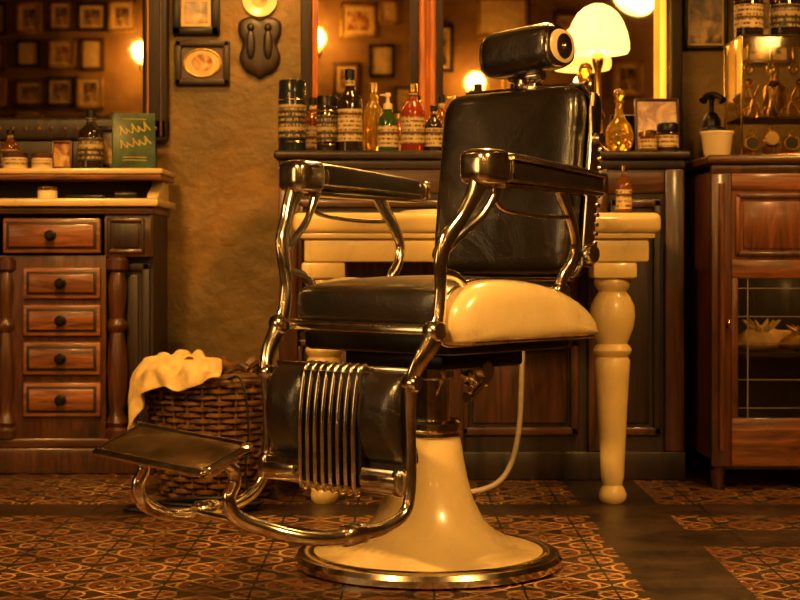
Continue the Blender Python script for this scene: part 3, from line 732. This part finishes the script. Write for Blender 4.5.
# ------------------------------------------------------------------ wicker basket with towel
bx,by=-.535,4.72
bas=empty('wicker_basket',(bx,by,0))
mb=MB(); Hb=.345
def rb(z): return .150+.055*(z/Hb)**.8
NS=26
for i in range(NS):
    a=2*math.pi*i/NS
    mb.tube([(rb(z)*math.cos(a),rb(z)*math.sin(a),z) for z in(.006,.1,.2,.3,Hb+.005)],.005,'wicker',6,3)
nr=20
for j in range(nr):
    z=.010+j*(Hb-.02)/(nr-1); pts=[]
    for k in range(NS*4):
        a=2*math.pi*k/(NS*4); off=.009*math.cos(a*NS/2+ (math.pi if j%2 else 0))
        pts.append(((rb(z)+off)*math.cos(a),(rb(z)+off)*math.sin(a),z))
    mb.tube(pts,.0072,'wicker',6,1,True,smooth=False,r2=.0085)
for q in(0,.012): mb.tube([((rb(Hb)+.003)*math.cos(2*math.pi*k/24),(rb(Hb)+.003)*math.sin(2*math.pi*k/24),Hb+q+.003*math.sin(k*2)) for k in range(24)],.011,'wicker',8,3,True)
mb.lathe([(0,.003),(.145,.003),(.145,.010),(0,.010)],(0,0,0),'wicker',32)
mb.tube([(.05,-.21,.355),(.085,-.235,.36),(.105,-.245,.30),(.11,-.235,.2),(.10,-.22,.10),(.11,-.23,.012)],.0035,'cable',6,8)
mb.done('woven_body',bas)
mb=MB(); b2=bmesh.new(); NU,NV=90,56; g=[]
for i in range(NU+1):
    u_=i/NU; a=rad(128+150*u_); row=[]
    drop=.185*math.exp(-((u_-.38)/.24)**2)+.02+.018*math.sin(u_*17)
    for j in range(NV+1):
        v_=j/NV
        fold=.013*abs(math.sin(a*7+v_*2))+.006*math.sin(a*19-v_*4)
        hill=lambda t:.355+.030*math.sin(t*2.6)*(1-.6*u_)+.022*abs(math.sin(a*5+t*7))+.014*abs(math.sin(t*9+a*6))
        if v_<.42:
            t=v_/.42
            r_=.03+.185*t; z=hill(t); fo=fold*.4*t
        else:
            t=(v_-.42)/.58; z0_=hill(1)
            r_=.215+.022*math.sin(min(t*3,1)*math.pi/2)+.008*t; z=z0_-(t**1.15)*(drop+z0_-.37); fo=fold*(.4+1.0*t)
        p=Vector(((r_+fo)*math.cos(a),(r_+fo)*math.sin(a),z))
        p+=mn.noise_vector(p*22)*.008
        row.append(b2.verts.new(p))
    g.append(row)
for i in range(NU):
    for j in range(NV): b2.faces.new([g[i][j],g[i+1][j],g[i+1][j+1],g[i][j+1]])
mb.merge(b2,'towel'); o=mb.done('towel',bas,ang=180)
sm=o.modifiers.new('s','SOLIDIFY'); sm.thickness=.005
mb=MB()
for i in range(12):
    a=i*.62-1.2; mb.tube([(.05*math.cos(a),.05*math.sin(a),.25),(.09*math.cos(a),.09*math.sin(a),.35),(.12*math.cos(a+.3),.12*math.sin(a+.3),.372+.012*(i%3)),(.16*math.cos(a+.4),.16*math.sin(a+.4),.365+.01*(i%3))],[.02,.02,.016,.010],'wicker',8,5)
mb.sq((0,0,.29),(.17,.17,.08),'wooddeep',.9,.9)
mb.done('basket_contents',bas)
mb=MB()
for k in range(3):
    mb.tube([(-.58+(.18-.02*k)*math.cos(t*math.pi/8)+.03*k,4.42+(.09-.01*k)*math.sin(t*math.pi/8),.006+.008*k) for t in range(16)],.005,'cable',8,3,True)
mb.done('coiled_cable')

# ------------------------------------------------------------------ opposite wall (seen in the mirrors)
cols=[-3.38,-3.09,-2.82,-2.57,-2.30]; rows=[1.78,2.09,2.40,2.71]
for i,x in enumerate(cols):
    for j,z in enumerate(rows):
        if i==4 and j in(1,2): continue
        w=random.uniform(.20,.26); h=random.uniform(.22,.29)
        frame('picture_frame',x+random.uniform(-.015,.015),z+random.uniform(-.015,.015),w,h,RY0+.002,face=1,fm=['black','gold','wood'][(i+j)%3],pm=['paper','print1','print2','print1'][(i*2+j)%4],border=.028,mat_w=.03)
for x,z,w,h,fm,pm in [(.85,2.70,.42,.34,'gold','paper'),(.3,2.45,.3,.4,'black','print1'),(-.35,2.68,.3,.28,'gold','print2'),(1.45,2.5,.36,.5,'wood','print2'),(1.9,2.2,.25,.3,'gold','print1'),(.1,2.02,.3,.24,'wood','print2'),(.98,2.2,.26,.3,'gold','print1'),(-.1,2.75,.16,.2,'gold','paper'),(-.15,2.35,.22,.28,'black','paper'),(-.45,2.2,.22,.28,'wood','print1'),(1.3,2.05,.2,.2,'black','paper')]:
    frame('picture_frame',x,z,w,h,RY0+.002,face=1,fm=fm,pm=pm,border=.03,mat_w=.03)
# unseen window added to the left wall for chrome highlights and soft light
mb=MB()
mb.box(RX0+.001,RX0+.012,.6,2.4,.7,2.2,'pane')
for y in(.55,1.17,1.77,2.37): mb.box(RX0+.001,RX0+.05,y,y+.06,.65,2.25,'wood',.006)
for z in(.65,1.7,2.2): mb.box(RX0+.001,RX0+.05,.55,2.43,z,z+.06,'wood',.006)
win=mb.done('added_window_1')
l=bpy.data.lights.new('added_window_fill','AREA'); l.shape='RECTANGLE'; l.size=1.4; l.size_y=1.7; l.energy=24; l.color=(1,.60,.23)  # added fill from the left, set just inside the pane
o=bpy.data.objects.new('added_window_fill',l); COL.objects.link(o); o.parent=win; o.location=(RX0+.03,1.5,1.45); o.rotation_euler=(0,rad(-90),0)

LC=(1,.46,.095)
def point(name,loc,e,r=.05,parent=None,c=LC):
    l=bpy.data.lights.new(name,'POINT'); l.energy=e; l.shadow_soft_size=r; l.color=c
    o=bpy.data.objects.new(name,l); COL.objects.link(o); o.location=loc
    if parent: o.parent=parent
    return o
for x,z in((-2.12,2.40),(-.70,2.52),(.62,2.15),(2.7,2.3)):  # the last sconce is extra, beyond the mirrors, kept for its light
    sc=empty('sconce_lamp',(x,RY0,z))
    mb=MB(); mb.lathe([(0,0),(.05,0),(.05,.012),(.02,.02),(0,.02)],(0,.0,-.1),'brass',24,Matrix.Rotation(rad(-90),3,'X'))
    mb.tube([(0,.01,-.1),(0,.08,-.12),(0,.13,-.09),(0,.13,-.06)],.009,'brass'); mb.done('sconce_arm',sc)
    mb=MB(); mb.sq((0,.13,0),(.085,.085,.085),'bulb',1,1,'z',24,14); mb.done('sconce_globe',sc)
    point('sconce_light',(0,.30,.0),14,.06,sc)

def added_pendant(x,y,z,e,r=.16,c=LC,sp=95):  # hanging lamps added above the view to light the room
    p=empty('added_pendant_lamp',(x,y,z))
    mb=MB(); mb.tube([(0,0,.1),(0,0,H-z-.02)],.005,'black',8,2); mb.lathe([(0,H-z-.03),(.05,H-z-.03),(.04,H-z),(0,H-z)],(0,0,0),'brass',24)
    mb.lathe([(.16,.0),(.15,.03),(.09,.08),(.03,.11),(.0,.115),(0,.105),(.08,.07),(.14,.025),(.155,0)],(0,0,0),'brass',36); mb.done('added_pendant_shade',p)
    mb=MB(); mb.sq((0,0,.02),(.04,.04,.05),'bulb',1,1,'z',20,12); mb.done('added_pendant_bulb',p)
    l=bpy.data.lights.new('added_pendant_light','AREA'); l.shape='DISK'; l.size=r*2; l.energy=e; l.color=c; l.spread=rad(sp)
    o=bpy.data.objects.new('added_pendant_light',l); COL.objects.link(o); o.parent=p; o.location=(0,0,-.04)
    return p,o
def aim(p,o,t):
    d=Vector(t)-(p.location+o.location); o.rotation_euler=d.to_track_quat('-Z','Y').to_euler()
L2=(1,.52,.135)
for (x,y,z,e,t,c,sp) in((-1.3,1.9,2.35,26,(0,3.55,.4),L2,80),(1.35,1.9,2.25,23,(.15,3.6,.45),L2,80),(.35,4.45,2.0,18,(.1,3.7,.6),LC,100),(-.95,3.7,2.1,12,(-1.05,5.2,.65),LC,85),(1.45,4.0,2.1,7,(1.2,4.9,.75),LC,85),(-.45,4.95,2.1,6,(-.45,5.6,1.5),LC,95),(.3,4.9,2.15,5,(.3,5.4,1.1),LC,95)):
    p,o=added_pendant(x,y,z,e,.13,c,sp); aim(p,o,t)
point('lamp_light',(0,0,.30),3.0,.03,lamp)
point('cabinet_fill_light',(1.335,4.93,.60),.6,.01)  # fill added inside the cabinet behind the stile, without a fixture

wd=bpy.data.worlds.new('World'); S.world=wd; wd.use_nodes=True
wd.node_tree.nodes['Background'].inputs[0].default_value=(.3,.12,.02,1); wd.node_tree.nodes['Background'].inputs[1].default_value=.1

cd=bpy.data.cameras.new('camera'); cam=bpy.data.objects.new('camera',cd); COL.objects.link(cam)
cam.location=(0,0,.69); cam.rotation_euler=(rad(90),0,0); cd.lens=72; cd.sensor_width=36; cd.shift_y=-.05; cd.clip_start=.05
cd.dof.use_dof=True; cd.dof.focus_distance=3.35; cd.dof.aperture_fstop=8
S.camera=cam
